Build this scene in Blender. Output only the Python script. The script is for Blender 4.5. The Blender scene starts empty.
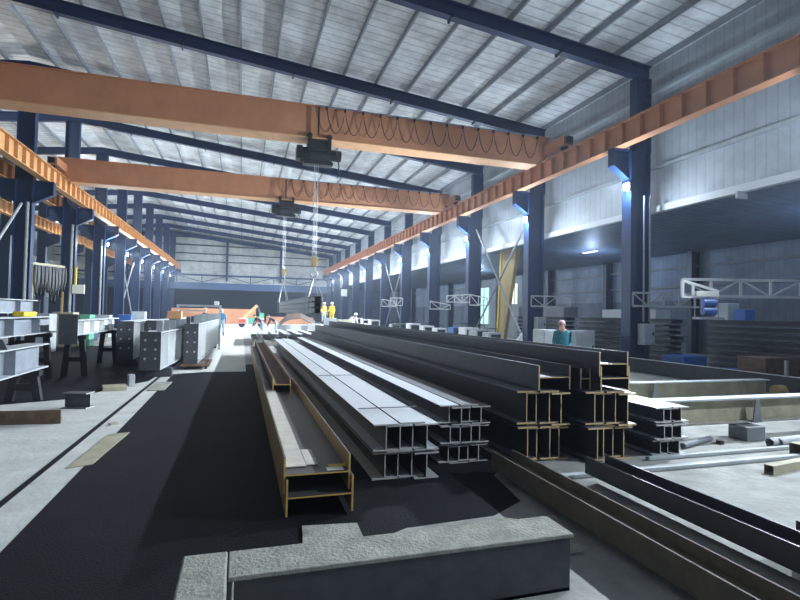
import bpy, bmesh, math, random
from mathutils import Vector, Matrix
random.seed(7)
R = math.radians
S = bpy.context.scene
COL = S.collection
# ------------------------------------------------------------------ camera, world, exposure
cd = bpy.data.cameras.new('camera'); cam = bpy.data.objects.new('camera', cd); COL.objects.link(cam)
S.camera = cam
cd.sensor_fit = 'HORIZONTAL'; cd.sensor_width = 36; cd.lens = 510 / 800 * 36; cd.clip_end = 500; cd.clip_start = .05
cr = Vector((0.95485499, -0.29639889, 0.01999096)); cu = Vector((-0.02731448, -0.02058745, 0.99941487)); cf = Vector((0.29581389, 0.95484232, 0.02775401))
m = Matrix((cr, cu, -cf)).transposed().to_4x4(); m.translation = (0, 0, 1.7)
cam.matrix_world = m
S.view_settings.view_transform = 'Standard'; S.view_settings.look = 'None'
S.view_settings.gamma = 1; S.view_settings.use_curve_mapping = False
S.view_settings.exposure = 0.35
W = bpy.data.worlds.new('sky_fill'); S.world = W; W.use_nodes = True  # grey-blue world light added as soft fill through the open near end
W.node_tree.nodes['Background'].inputs[0].default_value = (0.42, 0.52, 0.72, 1)
W.node_tree.nodes['Background'].inputs[1].default_value = 0.28
LAMP_W = 7600      # column floodlights, right row
LAMP_L = 4200       # column floodlights, left row
HIGH_W = 420       # high bay lamps under the rafters
LCOL = (0.80, 0.90, 1.0)

# ------------------------------------------------------------------ materials
def mat(name, col, rough=.6, metal=0, emit=None, estr=0, noise=0, nscale=3, bump=0, bscale=20, col2=None, spec=.5):
    m = bpy.data.materials.new(name); m.use_nodes = True
    nt = m.node_tree; b = nt.nodes['Principled BSDF']
    b.inputs['Base Color'].default_value = (*col, 1); b.inputs['Roughness'].default_value = rough
    b.inputs['Metallic'].default_value = metal; b.inputs['Specular IOR Level'].default_value = spec
    if emit: b.inputs['Emission Color'].default_value = (*emit, 1); b.inputs['Emission Strength'].default_value = estr
    tc = nt.nodes.new('ShaderNodeTexCoord')
    if noise:
        n = nt.nodes.new('ShaderNodeTexNoise'); n.inputs['Scale'].default_value = nscale; n.inputs['Detail'].default_value = 7
        n.inputs['Roughness'].default_value = .65
        r = nt.nodes.new('ShaderNodeValToRGB'); r.color_ramp.elements[0].position = .5 - .22; r.color_ramp.elements[1].position = .5 + .22
        c2 = col2 or tuple(c * (1 - noise) for c in col)
        r.color_ramp.elements[0].color = (*c2, 1); r.color_ramp.elements[1].color = (*col, 1)
        nt.links.new(tc.outputs['Object'], n.inputs['Vector']); nt.links.new(n.outputs['Fac'], r.inputs['Fac'])
        nt.links.new(r.outputs['Color'], b.inputs['Base Color'])
    if bump:
        n2 = nt.nodes.new('ShaderNodeTexNoise'); n2.inputs['Scale'].default_value = bscale; n2.inputs['Detail'].default_value = 5
        bp = nt.nodes.new('ShaderNodeBump'); bp.inputs['Strength'].default_value = bump; bp.inputs['Distance'].default_value = .02
        nt.links.new(tc.outputs['Object'], n2.inputs['Vector']); nt.links.new(n2.outputs['Fac'], bp.inputs['Height'])
        nt.links.new(bp.outputs['Normal'], b.inputs['Normal'])
    return m

def ribbed(name, col, axis, pitch, depth=.6, rough=.45, metal=0, dark=.7, joint=None, wrinkle=.3, line=.16):
    """profiled sheet: narrow ribs that repeat along one axis (0 x, 1 y, 2 z), plus a wrinkled foil feel"""
    m = mat(name, col, rough, metal); nt = m.node_tree; b = nt.nodes['Principled BSDF']
    tc = nt.nodes.new('ShaderNodeTexCoord'); sp = nt.nodes.new('ShaderNodeSeparateXYZ'); nt.links.new(tc.outputs['Object'], sp.inputs[0])
    def M(op, a, bb=None):
        n = nt.nodes.new('ShaderNodeMath'); n.operation = op
        for i, v in enumerate((a, bb)):
            if v is None: continue
            if isinstance(v, (int, float)): n.inputs[i].default_value = v
            else: nt.links.new(v, n.inputs[i])
        return n.outputs[0]
    v = sp.outputs[axis]
    tri = M('PINGPONG', M('DIVIDE', v, pitch), .5)            # 0..0.5
    rib = M('LESS_THAN', tri, line / 2)
    sm = M('SMOOTH_MIN', tri, .2)
    n = nt.nodes.new('ShaderNodeTexNoise'); n.inputs['Scale'].default_value = .9; n.inputs['Detail'].default_value = 8; n.inputs['Roughness'].default_value = .7
    nt.links.new(tc.outputs['Object'], n.inputs['Vector'])
    mx = nt.nodes.new('ShaderNodeMix'); mx.data_type = 'RGBA'
    mx.inputs['A'].default_value = (*col, 1); mx.inputs['B'].default_value = (*[c * dark for c in col], 1)
    nt.links.new(rib, mx.inputs['Factor'])
    mv = nt.nodes.new('ShaderNodeMix'); mv.data_type = 'RGBA'; mv.blend_type = 'MULTIPLY'; mv.inputs['Factor'].default_value = wrinkle
    nt.links.new(mx.outputs['Result'], mv.inputs['A'])
    rr = nt.nodes.new('ShaderNodeValToRGB'); rr.color_ramp.elements[0].position = .35; rr.color_ramp.elements[1].position = .6
    nt.links.new(n.outputs['Fac'], rr.inputs['Fac']); nt.links.new(rr.outputs['Color'], mv.inputs['B'])
    nt.links.new(mv.outputs['Result'], b.inputs['Base Color'])
    bp = nt.nodes.new('ShaderNodeBump'); bp.inputs['Strength'].default_value = depth; bp.inputs['Distance'].default_value = .05
    nt.links.new(sm, bp.inputs['Height']); nt.links.new(bp.outputs['Normal'], b.inputs['Normal'])
    return m

M = dict(
    navy=mat('navy_paint', (.012, .036, .110), .45, noise=.35, nscale=1.5),
    navyd=mat('dark_navy_paint', (.008, .020, .055), .45, noise=.3, nscale=1.5),
    blue=mat('blue_paint', (.03, .12, .42), .4, noise=.3),
    orange=mat('orange_paint', (.58, .26, .13), .55, noise=.28, nscale=1.2, bump=.1),
    orangel=mat('pale_orange_paint', (.78, .42, .20), .55, noise=.2),
    roof=ribbed('roof_foil', (.84, .87, .89), 1, .42, .5, .65, .0, .62, wrinkle=.4, line=.13),
    clad=ribbed('wall_cladding', (.42, .46, .50), 1, .32, .35, .5, 0, .86, wrinkle=.2),
    cladx=ribbed('end_wall_cladding', (.46, .48, .47), 2, .35, .4, .5, 0, .82, wrinkle=.35),
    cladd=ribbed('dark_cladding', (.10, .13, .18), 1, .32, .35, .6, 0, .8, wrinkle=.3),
    annexroof=ribbed('annex_roof', (.13, .17, .24), 1, .42, .6, .55, 0, .7, wrinkle=.4),
    galv=mat('galvanised_steel', (.30, .33, .37), .5, .3, noise=.3, nscale=4),
    trim=mat('pale_trim', (.55, .58, .60), .5),
    concrete=mat('pale_concrete', (.42, .425, .40), .85, noise=.5, nscale=2.2, bump=.5, bscale=14),
    lane=mat('lamplit_lane_concrete', (.62, .63, .59), .85, noise=.3, nscale=2.5, bump=.4, bscale=14), orange_lit=mat('lamplit_orange_paint', (.66, .35, .14), .55, noise=.25, nscale=1.2),  # lane and left runway colours lightened in place of lamplight
    concrete2=mat('dusty_concrete', (.42, .42, .36), .9, noise=.5, nscale=6, bump=.6, bscale=40),
    shade_groove=mat('floor_shade_and_groove_black', (.010, .012, .016), .75, noise=.5, nscale=1.3, bump=.35, bscale=60, spec=.15),  # black for painted floor shade and for the rail groove
    steel=mat('black_mill_steel', (.055, .060, .070), .42, .25, noise=.4, nscale=5, bump=.06, bscale=30),
    steell=mat('dusty_steel_flange', (.50, .53, .56), .5, .1, noise=.25, nscale=6),
    steelm=mat('grey_mill_steel', (.14, .15, .165), .45, .3, noise=.4, nscale=5),
    cut=mat('rusty_cut_edge', (.72, .52, .26), .7, noise=.4, nscale=20),
    cutg=mat('grey_cut_edge', (.62, .62, .58), .6, noise=.3, nscale=20),
    rust=mat('brown_rust_steel', (.20, .125, .08), .75, noise=.55, nscale=8, bump=.1),
    yel_edge=mat('yellow_primed_edge', (.80, .52, .14), .6, noise=.3, nscale=8),
    beige=mat('beige_primed_web', (.46, .43, .30), .7, noise=.45, nscale=3),
    white=mat('white_paint', (.72, .74, .74), .5),
    whiteg=mat('pale_grey_paint', (.42, .46, .48), .5, noise=.25, nscale=4),
    grey=mat('mid_grey_paint', (.20, .22, .24), .6, noise=.3),
    greyd=mat('charcoal_plate', (.085, .09, .10), .55, .1, noise=.4, nscale=7),
    black=mat('black_plastic', (.012, .013, .016), .5),
    rope=mat('steel_rope', (.35, .36, .38), .45, .5),
    yellow=mat('yellow_paint', (.75, .55, .03), .55),
    ochre=mat('ochre_paint', (.42, .30, .11), .55, noise=.2),
    lamp=mat('lamp_glass', (1, 1, 1), .3, emit=(.86, .93, 1.0), estr=60),
    striplamp=mat('strip_lamp_tube', (1, 1, 1), .3, emit=(.7,.85,1), estr=2.5), cabin=mat('lit_cabin_window', (.2, .4, .4), .3, emit=(.45, .85, .80), estr=1.1),
    cabin2=mat('lit_warm_window', (.4, .4, .3), .3, emit=(.85, .95, .75), estr=1.2),
    skin=mat('skin', (.55, .32, .23), .6), hair=mat('black_hair', (.02, .018, .015), .7),
    teal=mat('teal_shirt', (.03, .20, .26), .8, noise=.3, nscale=9), bluecloth=mat('blue_overalls', (.04, .22, .42), .8, noise=.3, nscale=9),
    darkcloth=mat('dark_cloth', (.03, .035, .05), .85), jean=mat('pale_jeans', (.25, .33, .45), .85), pink=mat('pinkish_cap', (.62, .42, .42), .8),
    lit_web=mat('lit_web_strip', (.58, .56, .50), .6, noise=.3, nscale=8), dirty=mat('dirty_brown_steel', (.16, .135, .095), .7, noise=.5, nscale=6), fascia=mat('grey_blue_paint', (.035, .07, .16), .5, noise=.3), red=mat('red_paint', (.6, .08, .06), .6), paper=mat('white_tag', (.8, .8, .72), .7), green=mat('green_paint', (.10, .35, .22), .6),
    night=mat('dark_backdrop', (.012, .02, .04), .8),
)

# ------------------------------------------------------------------ mesh helpers
class MB:
    def __init__(s): s.v = []; s.f = []; s.mi = []
    def quad(s, pts, mi=0):
        n = len(s.v); s.v += [tuple(p) for p in pts]; s.f.append(tuple(range(n, n + len(pts)))); s.mi.append(mi)
    def box(s, c, d, rot=0, mi=0, M4=None):
        n = len(s.v); x, y, z = d[0] / 2, d[1] / 2, d[2] / 2; cs, sn = math.cos(rot), math.sin(rot)
        for sx, sy, sz in ((-1,-1,-1),(1,-1,-1),(1,1,-1),(-1,1,-1),(-1,-1,1),(1,-1,1),(1,1,1),(-1,1,1)):
            px, py, pz = sx * x, sy * y, sz * z
            p = Vector((px * cs - py * sn, px * sn + py * cs, pz))
            if M4: p = M4 @ p
            s.v.append((p.x + c[0], p.y + c[1], p.z + c[2]))
        for f in ((3,2,1,0),(4,5,6,7),(0,1,5,4),(1,2,6,5),(2,3,7,6),(3,0,4,7)): s.f.append(tuple(n + i for i in f)); s.mi.append(mi)
        return s
    def bb(s, x0, x1, y0, y1, z0, z1, mi=0): return s.box(((x0+x1)/2, (y0+y1)/2, (z0+z1)/2), (abs(x1-x0), abs(y1-y0), abs(z1-z0)), 0, mi)
    def bar(s, a, b, w, h=None, mi=0):
        """square bar between two points"""
        a, b = Vector(a), Vector(b); d = b - a; L = d.length; q = d.to_track_quat('Y', 'Z').to_matrix().to_4x4()
        return s.box(tuple((a + b) / 2), (w, L, h or w), 0, mi, q)
    def tube(s, pts, r, n=8, mi=0, cap=True):
        pts = [Vector(p) for p in pts]; base = len(s.v)
        for i, p in enumerate(pts):
            t = (pts[min(i+1, len(pts)-1)] - pts[max(i-1, 0)]).normalized()
            u = t.cross(Vector((0, 0, 1)) if abs(t.z) < .95 else Vector((1, 0, 0))).normalized(); w = t.cross(u)
            rr = r[i] if isinstance(r, (list, tuple)) else r
            for k in range(n):
                a = 2 * math.pi * k / n; s.v.append(tuple(p + u * math.cos(a) * rr + w * math.sin(a) * rr))
        for i in range(len(pts) - 1):
            for k in range(n):
                k2 = (k + 1) % n; s.f.append((base+i*n+k, base+i*n+k2, base+(i+1)*n+k2, base+(i+1)*n+k)); s.mi.append(mi)
        if cap:
            s.f.append(tuple(base + k for k in reversed(range(n)))); s.mi.append(mi)
            s.f.append(tuple(base + (len(pts)-1)*n + k for k in range(n))); s.mi.append(mi)
        return s
    def prism(s, prof, a, b, ux, uz, mi=0, capmi=None):
        """profile of (u, w) swept from a to b"""
        a, b, ux, uz = Vector(a), Vector(b), Vector(ux), Vector(uz); n = len(s.v); k = len(prof)
        for o in (a, b):
            for u, w in prof: s.v.append(tuple(o + ux * u + uz * w))
        for i in range(k):
            j = (i + 1) % k; s.f.append((n+i, n+j, n+k+j, n+k+i)); s.mi.append(mi)
        cm = mi if capmi is None else capmi
        s.f.append(tuple(n + i for i in reversed(range(k)))); s.mi.append(cm)
        s.f.append(tuple(n + k + i for i in range(k))); s.mi.append(cm)
        return s
    def build(s, name, mats, parent=None, loc=(0,0,0), rz=0, smooth=False, bevel=0, recalc=True):
        me = bpy.data.meshes.new(name); me.from_pydata([Vector(v) for v in s.v], [], s.f)
        if not isinstance(mats, (list, tuple)): mats = [mats]
        for mm in mats: me.materials.append(M[mm] if isinstance(mm, str) else mm)
        for p, mi in zip(me.polygons, s.mi): p.material_index = mi; p.use_smooth = smooth
        if recalc:
            bm = bmesh.new(); bm.from_mesh(me); bmesh.ops.recalc_face_normals(bm, faces=bm.faces); bm.to_mesh(me); bm.free()
        me.update()
        o = bpy.data.objects.new(name, me); COL.objects.link(o); o.parent = parent; o.location = loc; o.rotation_euler.z = rz
        if bevel:
            bv = o.modifiers.new('bevel', 'BEVEL'); bv.width = bevel; bv.segments = 2; bv.limit_method = 'ANGLE'
        return o

def tag(o, label, cat, group=None, kind=None):
    if label: o['label'] = label
    if cat: o['category'] = cat
    if group: o['group'] = group
    o['kind'] = kind or 'thing'
    return o
def struct(o): o['kind'] = 'structure'; return o
def thing(name, label, cat, loc=(0,0,0), rz=0, group=None):
    o = bpy.data.objects.new(name, None); COL.objects.link(o); o.location = loc; o.rotation_euler.z = rz; o.empty_display_size = .2
    return tag(o, label, cat, group)
def copy_tree(o, parent=None, loc=None, rz=None):
    c = o.copy(); COL.objects.link(c); c.parent = parent
    if loc is not None: c.location = loc
    if rz is not None: c.rotation_euler.z = rz
    for ch in list(o.children): copy_tree(ch, c)
    return c
ORD = ['first','second','third','fourth','fifth','sixth','seventh','eighth','ninth','tenth','eleventh','twelfth','thirteenth','fourteenth','fifteenth','sixteenth','seventeenth','eighteenth','nineteenth','twentieth']

def iprof(b, h, tw, tf):
    """I profile, base at 0, webs upright"""
    return [(-b/2,0),(b/2,0),(b/2,tf),(tw/2,tf),(tw/2,h-tf),(b/2,h-tf),(b/2,h),(-b/2,h),(-b/2,h-tf),(-tw/2,h-tf),(-tw/2,tf),(-b/2,tf)]
def beam(name, label, x, y0, y1, z, b, h, group=None, cat='steel beam', side=False, tw=.011, tf=.016, mats=('steel','cutg'), rz=0):
    """rolled H beam lying along the hall. side=True: lies with its web flat (h is then its width across)"""
    p = iprof(b, h, tw, tf)
    if side: p = [(w - h/2, u + b/2) for u, w in p]
    mb = MB().prism(p, (0, 0, 0), (0, y1 - y0, 0), (1,0,0), (0,0,1), 0, 1)
    o = mb.build(name, list(mats), None, (x, y0, z), rz)
    return tag(o, label, cat, group)

# ================================================================== SETTING
YG = [14.1 + 6.35 * k for k in range(11)]          # column grid
YE = 77.9
XR, XL, RIDGE = 12.3, -9.1, -9.45
def zb(x): return 11.29 - .107 * x if x > RIDGE else 12.30 + .107 * (x - RIDGE)    # rafter underside
ZTOP = .72                                                                          # rafter depth + purlin
# floor
mb = MB(); mb.quad([(-40,-14,0),(40,-14,0),(40,100,0),(-40,100,0)]); struct(mb.build('floor', 'concrete', recalc=False))
def slab(name, pts, z0, z1, m_):
    mb = MB(); n = len(pts)
    mb.prism([(0,0)], (0,0,0), (0,0,0), (1,0,0), (0,0,1)) if False else None
    mb.quad([(x, y, z1) for x, y in pts])
    for i in range(n):
        a, b = pts[i], pts[(i+1) % n]; mb.quad([(*a, z0), (*b, z0), (*b, z1), (*a, z1)])
    return mb.build(name, m_)
struct(slab('floor_shade_1', [(-1.47,-2),(-.02,-2),(-.02,3.3),(.35,3.75),(.95,3.72),(1.3,3.9),(2.1,3.95),(2.5,4.2),(2.62,4.95),(3.0,5.3),(3.0,17),(.16,17),(.16,15),(-.9,15.05),(-1.68,14.6),(-1.6,9)], 0, .004, 'shade_groove'))  # dark slab that paints the shade over the central floor
struct(slab('floor_shade_2', [(-12,10.2),(-4.1,10.35),(-3.0,10.9),(-2.5,12.4),(-2.05,13.3),(-1.95,16.5),(-2.0,26),(-12,26)], 0, .004, 'shade_groove'))  # shade under the left girders, laid as a dark slab
struct(slab('floor_4', [(-6.5,-2),(-1.45,-2),(-1.5,4),(-1.6,9),(-1.68,14.6),(-.9,15.05),(.16,15),(.16,52),(-6.5,52)], 0, .002, 'lane'))  # lane slab coloured lighter to make up for weak lamplight
struct(slab('floor_3', [(-1.96,0),(-1.895,0),(-1.895,52),(-1.96,52)], 0, .006, 'shade_groove'))      # rail groove
# roof sheets
mb = MB()
xr_, xl_ = 13.75, -24.2
z_ = lambda x: zb(x) + ZTOP
mb.quad([(RIDGE,-3,z_(RIDGE)),(xr_,-3,z_(xr_)),(xr_,YE+.2,z_(xr_)),(RIDGE,YE+.2,z_(RIDGE))]); mb.quad([(RIDGE,-3,z_(RIDGE)+.05),(RIDGE,YE+.2,z_(RIDGE)+.05),(xr_,YE+.2,z_(xr_)+.05),(xr_,-3,z_(xr_)+.05)])
mb.quad([(RIDGE,-3,z_(RIDGE)),(xl_,-3,z_(xl_)),(xl_,YE+.2,z_(xl_)),(RIDGE,YE+.2,z_(RIDGE))]); mb.quad([(RIDGE,-3,z_(RIDGE)+.05),(RIDGE,YE+.2,z_(RIDGE)+.05),(xl_,YE+.2,z_(xl_)+.05),(xl_,-3,z_(xl_)+.05)])
struct(mb.build('ceiling', 'roof', recalc=False))
# right wall above the annex opening
struct(MB().bb(13.55, 13.70, -3, YE, 5.5, z_(13.6)).build('wall_right', 'clad'))
struct(MB().bb(13.36, 13.56, -3, YE, 5.34, 5.56).build('trim_1', 'trim'))
struct(MB().bb(-24.2, -24.0, -3, YE, 3.0, z_(-24)).build('wall_left', 'clad'))
# end wall: polygon above the door opening
mb = MB()
for yy in (YE, YE + .15): mb.quad([(-24,yy,5.0),(13.7,yy,5.0),(13.7,yy,z_(13.7)),(RIDGE,yy,z_(RIDGE)),(-24,yy,z_(-24))])
struct(mb.build('wall_end', 'cladx', recalc=False))
struct(MB().bb(-30, 30, 96, 96.3, 0, 9).build('wall_backdrop', 'night'))  # dark backdrop added to hide the fill sky beyond the end opening
# annex behind the right columns
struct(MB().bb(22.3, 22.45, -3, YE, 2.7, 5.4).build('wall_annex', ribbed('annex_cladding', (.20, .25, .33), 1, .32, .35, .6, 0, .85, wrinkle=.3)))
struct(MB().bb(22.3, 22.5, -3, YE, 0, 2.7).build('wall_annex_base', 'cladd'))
mb = MB(); mb.quad([(13.7,-3,5.75),(22.5,-3,5.2),(22.5,YE,5.2),(13.7,YE,5.75)]); mb.quad([(13.7,-3,5.8),(22.5,-3,5.25),(22.5,YE,5.25),(13.7,YE,5.8)])
struct(mb.build('ceiling_annex', 'annexroof', recalc=False))
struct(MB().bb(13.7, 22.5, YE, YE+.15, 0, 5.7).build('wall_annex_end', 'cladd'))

# thin haze in the hall, added mostly for the lens glare veil
def haze(name, x0, x1, y0, y1, z0, z1, dens):
    o = MB().bb(x0, x1, y0, y1, z0, z1).build(name, 'white'); o['kind'] = 'stuff'; o['label'] = 'thin bluish haze filling the hall, mostly for lamp glare'; o['category'] = 'haze'
    m = bpy.data.materials.new(name); m.use_nodes = True; nt = m.node_tree; nt.nodes.clear()
    out = nt.nodes.new('ShaderNodeOutputMaterial'); v = nt.nodes.new('ShaderNodeVolumeScatter')
    v.inputs['Color'].default_value = (.72, .84, 1, 1); v.inputs['Density'].default_value = dens; v.inputs['Anisotropy'].default_value = .3
    nt.links.new(v.outputs[0], out.inputs['Volume']); o.data.materials[0] = m
haze('glare_haze', -27, 25, -13, 94, -.3, 15, .0012)
# end wall framing
for i, x in enumerate((-16.5, -2.2, 5.4)):
    tag(MB().prism(iprof(.3,.3,.03,.03), (x,YE-.35,6.0), (x,YE-.35,zb(x)), (1,0,0), (0,1,0)).build('wind_post', 'navy'),
        ['navy steel post on the end wall, left of the middle column row', 'thick navy steel post on the far end wall, nearer its middle', 'navy steel post on the far end wall behind the hanging hooks'][i], 'post', 'posts on the end wall')
for i, z in enumerate((8.6, 9.7, 10.9, 12.0)):
    x1 = 12.2 if z < 9.9 else (5.3 if z < 11 else -3.2)
    x0 = -23.8 if z < 10.8 else (-22.5 if z < 11 else -14)
    tag(MB().bb(x0, x1, YE-.14, YE-.01, z, z+.13).build('wall_girt', 'navyd'), 'thin dark rail across the end wall cladding, %s from its bottom' % ORD[i], 'wall rail', 'rails on the end wall')
t = thing('door_header_truss', 'long navy truss above the dark opening of the end wall', 'truss', (0, YE-.85, 0))
MB().bb(-23.5, 12.2, -.12, .12, 6.55, 6.78).build('top_chord', 'navy', t)
MB().bb(-23.5, 12.2, -.2, .15, 4.65, 5.6).build('fascia', 'fascia', t)
k = 0
for i in range(10):
    x = -22 + i * 3.3
    MB().bar((x,0,5.7),(x,0,6.6),.1).build('strut', 'navy', t)
    MB().bar((x,0,5.7 if i % 2 else 6.6),(x+3.3,0,6.6 if i % 2 else 5.7),.09).build('brace', 'navy', t)

for x in (-20, -7, 2, 11): MB().bb(x-.05, x+.05, .1, .84, 6.6, 6.7).build('wall_bracket', 'navy', t)
# purlins
px = 10.95 + 2 * 1.35 - .45
i = 0; xs = []
while px > RIDGE + .2: xs.append(px); px -= 1.35
xs = xs[::-1]
for i, x in enumerate(xs):
    z = zb(x) + .5
    p = [(-.035,0),(.035,0),(.035,.012),(-.023,.012),(-.023,.188),(-.035,.188),(-.035,.2),(.0,.2),(.0,.21),(-.045,.21),(-.045,0)]
    p = [(-.03,0),(.03,0),(.03,.02),(.0,.02),(.0,.2),(-.03,.2)]
    tag(MB().prism(p, (x,-2.9,z), (x,YE,z), (1,0,0), (0,0,1)).build('roof_purlin', 'galv'),
        'grey roof purlin of the main bay, %s down from the ridge' % ORD[i], 'purlin', 'purlins of the main bay roof')
x = RIDGE - .9; i = 0
while x > -24:
    z = zb(x) + .5
    tag(MB().prism([(-.03,0),(.03,0),(.03,.02),(.0,.02),(.0,.2),(-.03,.2)], (x,-2.9,z), (x,YE,z), (1,0,0), (0,0,1)).build('roof_purlin', 'galv'),
        'grey roof purlin of the left bay, %s from the ridge' % ORD[i], 'purlin', 'purlins of the left bay roof'); x -= 1.35; i += 1

# rafters
def far(i): return 'nearest' if i == 0 else ('farthest' if i == 10 else ORD[i] + ' nearest')
for i, y in enumerate([7.75] + YG):
    if i == 0: continue
    i -= 1
    t = thing('roof_rafter', 'navy roof rafter across the hall, %s of them' % far(i), 'rafter', (0, y, 0), 0, 'rafters of the hall')
    def rafter(x0, x1, name):
        mb = MB(); n = 8; z0, z1 = zb(x0), zb(x1)
        def dep(x): return .5 if x < 9 else .5
        for (xa, xb) in ((x0, x1),):
            za, zc = zb(xa), zb(xb)
            for (o1, o2, w) in ((0, .03, .26), (.45, .48, .26), (.03, .45, .03)):
                mb.prism([(-w/2, o1), (w/2, o1), (w/2, o2), (-w/2, o2)], (xa,0,za), (xb,0,zc), (0,1,0), (0,0,1))
        return mb.build(name, 'navy', t)
    rafter(RIDGE+.001, 13.2, 'rafter_beam'); rafter(-23.9, RIDGE, 'rafter_beam')
    for x in (-6.5, -2.4, 1.7, 5.8, 9.6):
        MB().bb(x-.03, x+.03, -.2, .2, zb(x)-.06, zb(x)+.08).build('splice_plate', 'navyd', t)

# ------------------------------------------------------------------ columns
def hshape(mb, x, y, z0, z1, dx, wy, tf=.03, tw=.02):
    mb.bb(x-dx/2, x-dx/2+tf, y-wy/2, y+wy/2, z0, z1); mb.bb(x+dx/2-tf, x+dx/2, y-wy/2, y+wy/2, z0, z1)
    mb.bb(x-dx/2+tf, x+dx/2-tf, y-tw/2, y+tw/2, z0, z1); return mb
def corbel(mb, s, x, tipx, wy=.3):
    """bracket from the column face x to tipx under the runway; s = direction"""
    mb.bb(min(x,tipx), max(x,tipx), -wy/2, wy/2, 7.34, 7.38)
    p = [(x,6.38),(tipx,6.8),(tipx,7.34),(x,7.34)]
    mb.prism([(a,b) for a,b in p], (0,-.015,0), (0,.015,0), (1,0,0), (0,0,1))
    mb.bar((x,0,6.38),(tipx,0,6.8),wy,.03); mb.bb(min(tipx,tipx-s*.03), max(tipx,tipx-s*.03), -wy/2, wy/2, 6.8, 7.34)
    return mb
for i, y in enumerate([1.4, 7.75] + YG):
    lab = 'navy H column of the right row, %s' % ('level with the camera, outside the frame' if i == 0 else 'just outside the right frame edge' if i == 1 else (ORD[i-2] + ' in view'))
    t = thing('steel_column', lab, 'column', (0, y, 0), 0, 'columns of the right row')
    hshape(MB(), 12.70, 0, .04, 7.34, .80, .42).build('shaft', 'navy', t); hshape(MB(), 12.86, 0, 7.34, zb(13.2), .62, .32).build('upper_shaft', 'navy', t)
    corbel(MB(), -1, 12.3, 11.66).build('bracket', 'navy', t)
    MB().bb(12.2, 13.35, -.3, .3, 0, .04).build('base_plate', 'navyd', t)
    MB().bb(12.59, 13.13, -.15, .15, zb(12.65)-.75, zb(12.65)-.70).build('stiffener', 'navy', t)
for i, y in enumerate(YG[1:]):
    t = thing('steel_column', 'navy H column of the middle row at left, %s in view' % ORD[i], 'column', (0, y, 0), 0, 'columns of the middle row')
    hshape(MB(), -9.45, 0, .04, zb(-9.5)+.02, .7, .34).build('shaft', 'navy', t)
    corbel(MB(), 1, -9.1, -8.3).build('bracket', 'navy', t)
    corbel(MB(), -1, -9.8, -10.6).build('bracket', 'navy', t)
    MB().bb(-9.9, -9.0, -.3, .3, 0, .04).build('base_plate', 'navyd', t)
    if i in (1, 2, 3):
        MB().tube([(-9.28,-.12,.05),(-9.28,-.12,6.4)], .075, 10).build('drain_pipe', 'whiteg', t)
for i, y in enumerate(YG[3:]):
    t = thing('steel_column', 'navy column of the far left row carrying a bright orange runway, %s in view' % ORD[i], 'column', (0, y, 0), 0, 'columns of the far left row')
    hshape(MB(), -14.9, 0, .0, zb(-14.9)+.02, .6, .3).build('shaft', 'navyd', t)
    corbel(MB(), 1, -14.6, -13.7).build('bracket', 'navyd', t)
for i, y in enumerate([7.75] + YG):
    tag(hshape(MB(), 22.0, 0, 0, 5.2, .5, .3).build('annex_column', 'navyd', None, (0, y, 0)), 'dark column against the annex back wall, %s from the right' % ORD[i], 'column', 'columns of the annex')
for i, z in enumerate((4.4, 3.4)):
    tag(MB().bb(22.15, 22.3, -3, YE, z, z+.13).build('wall_girt', 'grey'), ['upper', 'lower'][i] + ' horizontal rail on the annex back wall', 'wall rail', 'rails on the annex wall')
for i, z in enumerate((6.85, 8.9, 9.5)):
    tag(MB().bb(13.38, 13.55, -3, YE, z, z+.1).build('wall_girt', 'whiteg'), 'thin horizontal rail on the right wall cladding, ' + ['lowest one, below the orange runway', 'middle one, above the orange runway', 'topmost one under the eaves'][i], 'wall rail', 'rails on the right wall')

# ------------------------------------------------------------------ crane runways
def runway(x, y0, y1, label, grp, cat='runway girder', paint='orange'):
    if x < 0: paint = 'orange_lit'  # left runways take a lamplit copy of the orange
    t = thing('runway_girder', label, cat, (x, y0, 7.38), 0, grp)
    L = y1 - y0 - .02
    MB().prism(iprof(.34, .76, .02, .03), (0,0,0), (0,L,0), (1,0,0), (0,0,1)).build('girder', paint, t)
    n = 8
    st = None
    for k in range(n):
        yy = (k + .5) * L / n
        if st is None:
            st = MB().bb(-.15, .15, -.012, .012, .03, .73).build('stiffener', paint, t, (0, yy, 0))
        else:
            c = st.copy(); COL.objects.link(c); c.parent = t; c.location = (0, yy, 0)
    MB().bb(-.035, .035, 0, L, .76, .82).build('rail', 'rust', t)
    return t
ys = [1.4, 7.75] + YG
for i in range(len(ys) - 1):
    if i == 0: continue
    runway(11.87, ys[i], ys[i+1], 'orange crane runway girder of the right row, %s span from the near end' % ORD[i-1], 'runway girders of the right row')
ys = YG
for i in range(len(ys) - 1):
    runway(-8.62, ys[i], ys[i+1], 'orange stiffened runway girder on the right side of the middle columns, %s span' % ORD[i], 'runway girders of the middle row, right side')
    runway(-10.28, ys[i], ys[i+1], 'dim orange runway girder on the left side of the middle columns, %s span' % ORD[i], 'runway girders of the middle row, left side')
for i in range(3, 10):
    runway(-14.05, YG[i], YG[i+1], 'bright orange runway girder of the far left row, %s span in view' % ORD[i-3], 'runway girders of the far left row')

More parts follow.
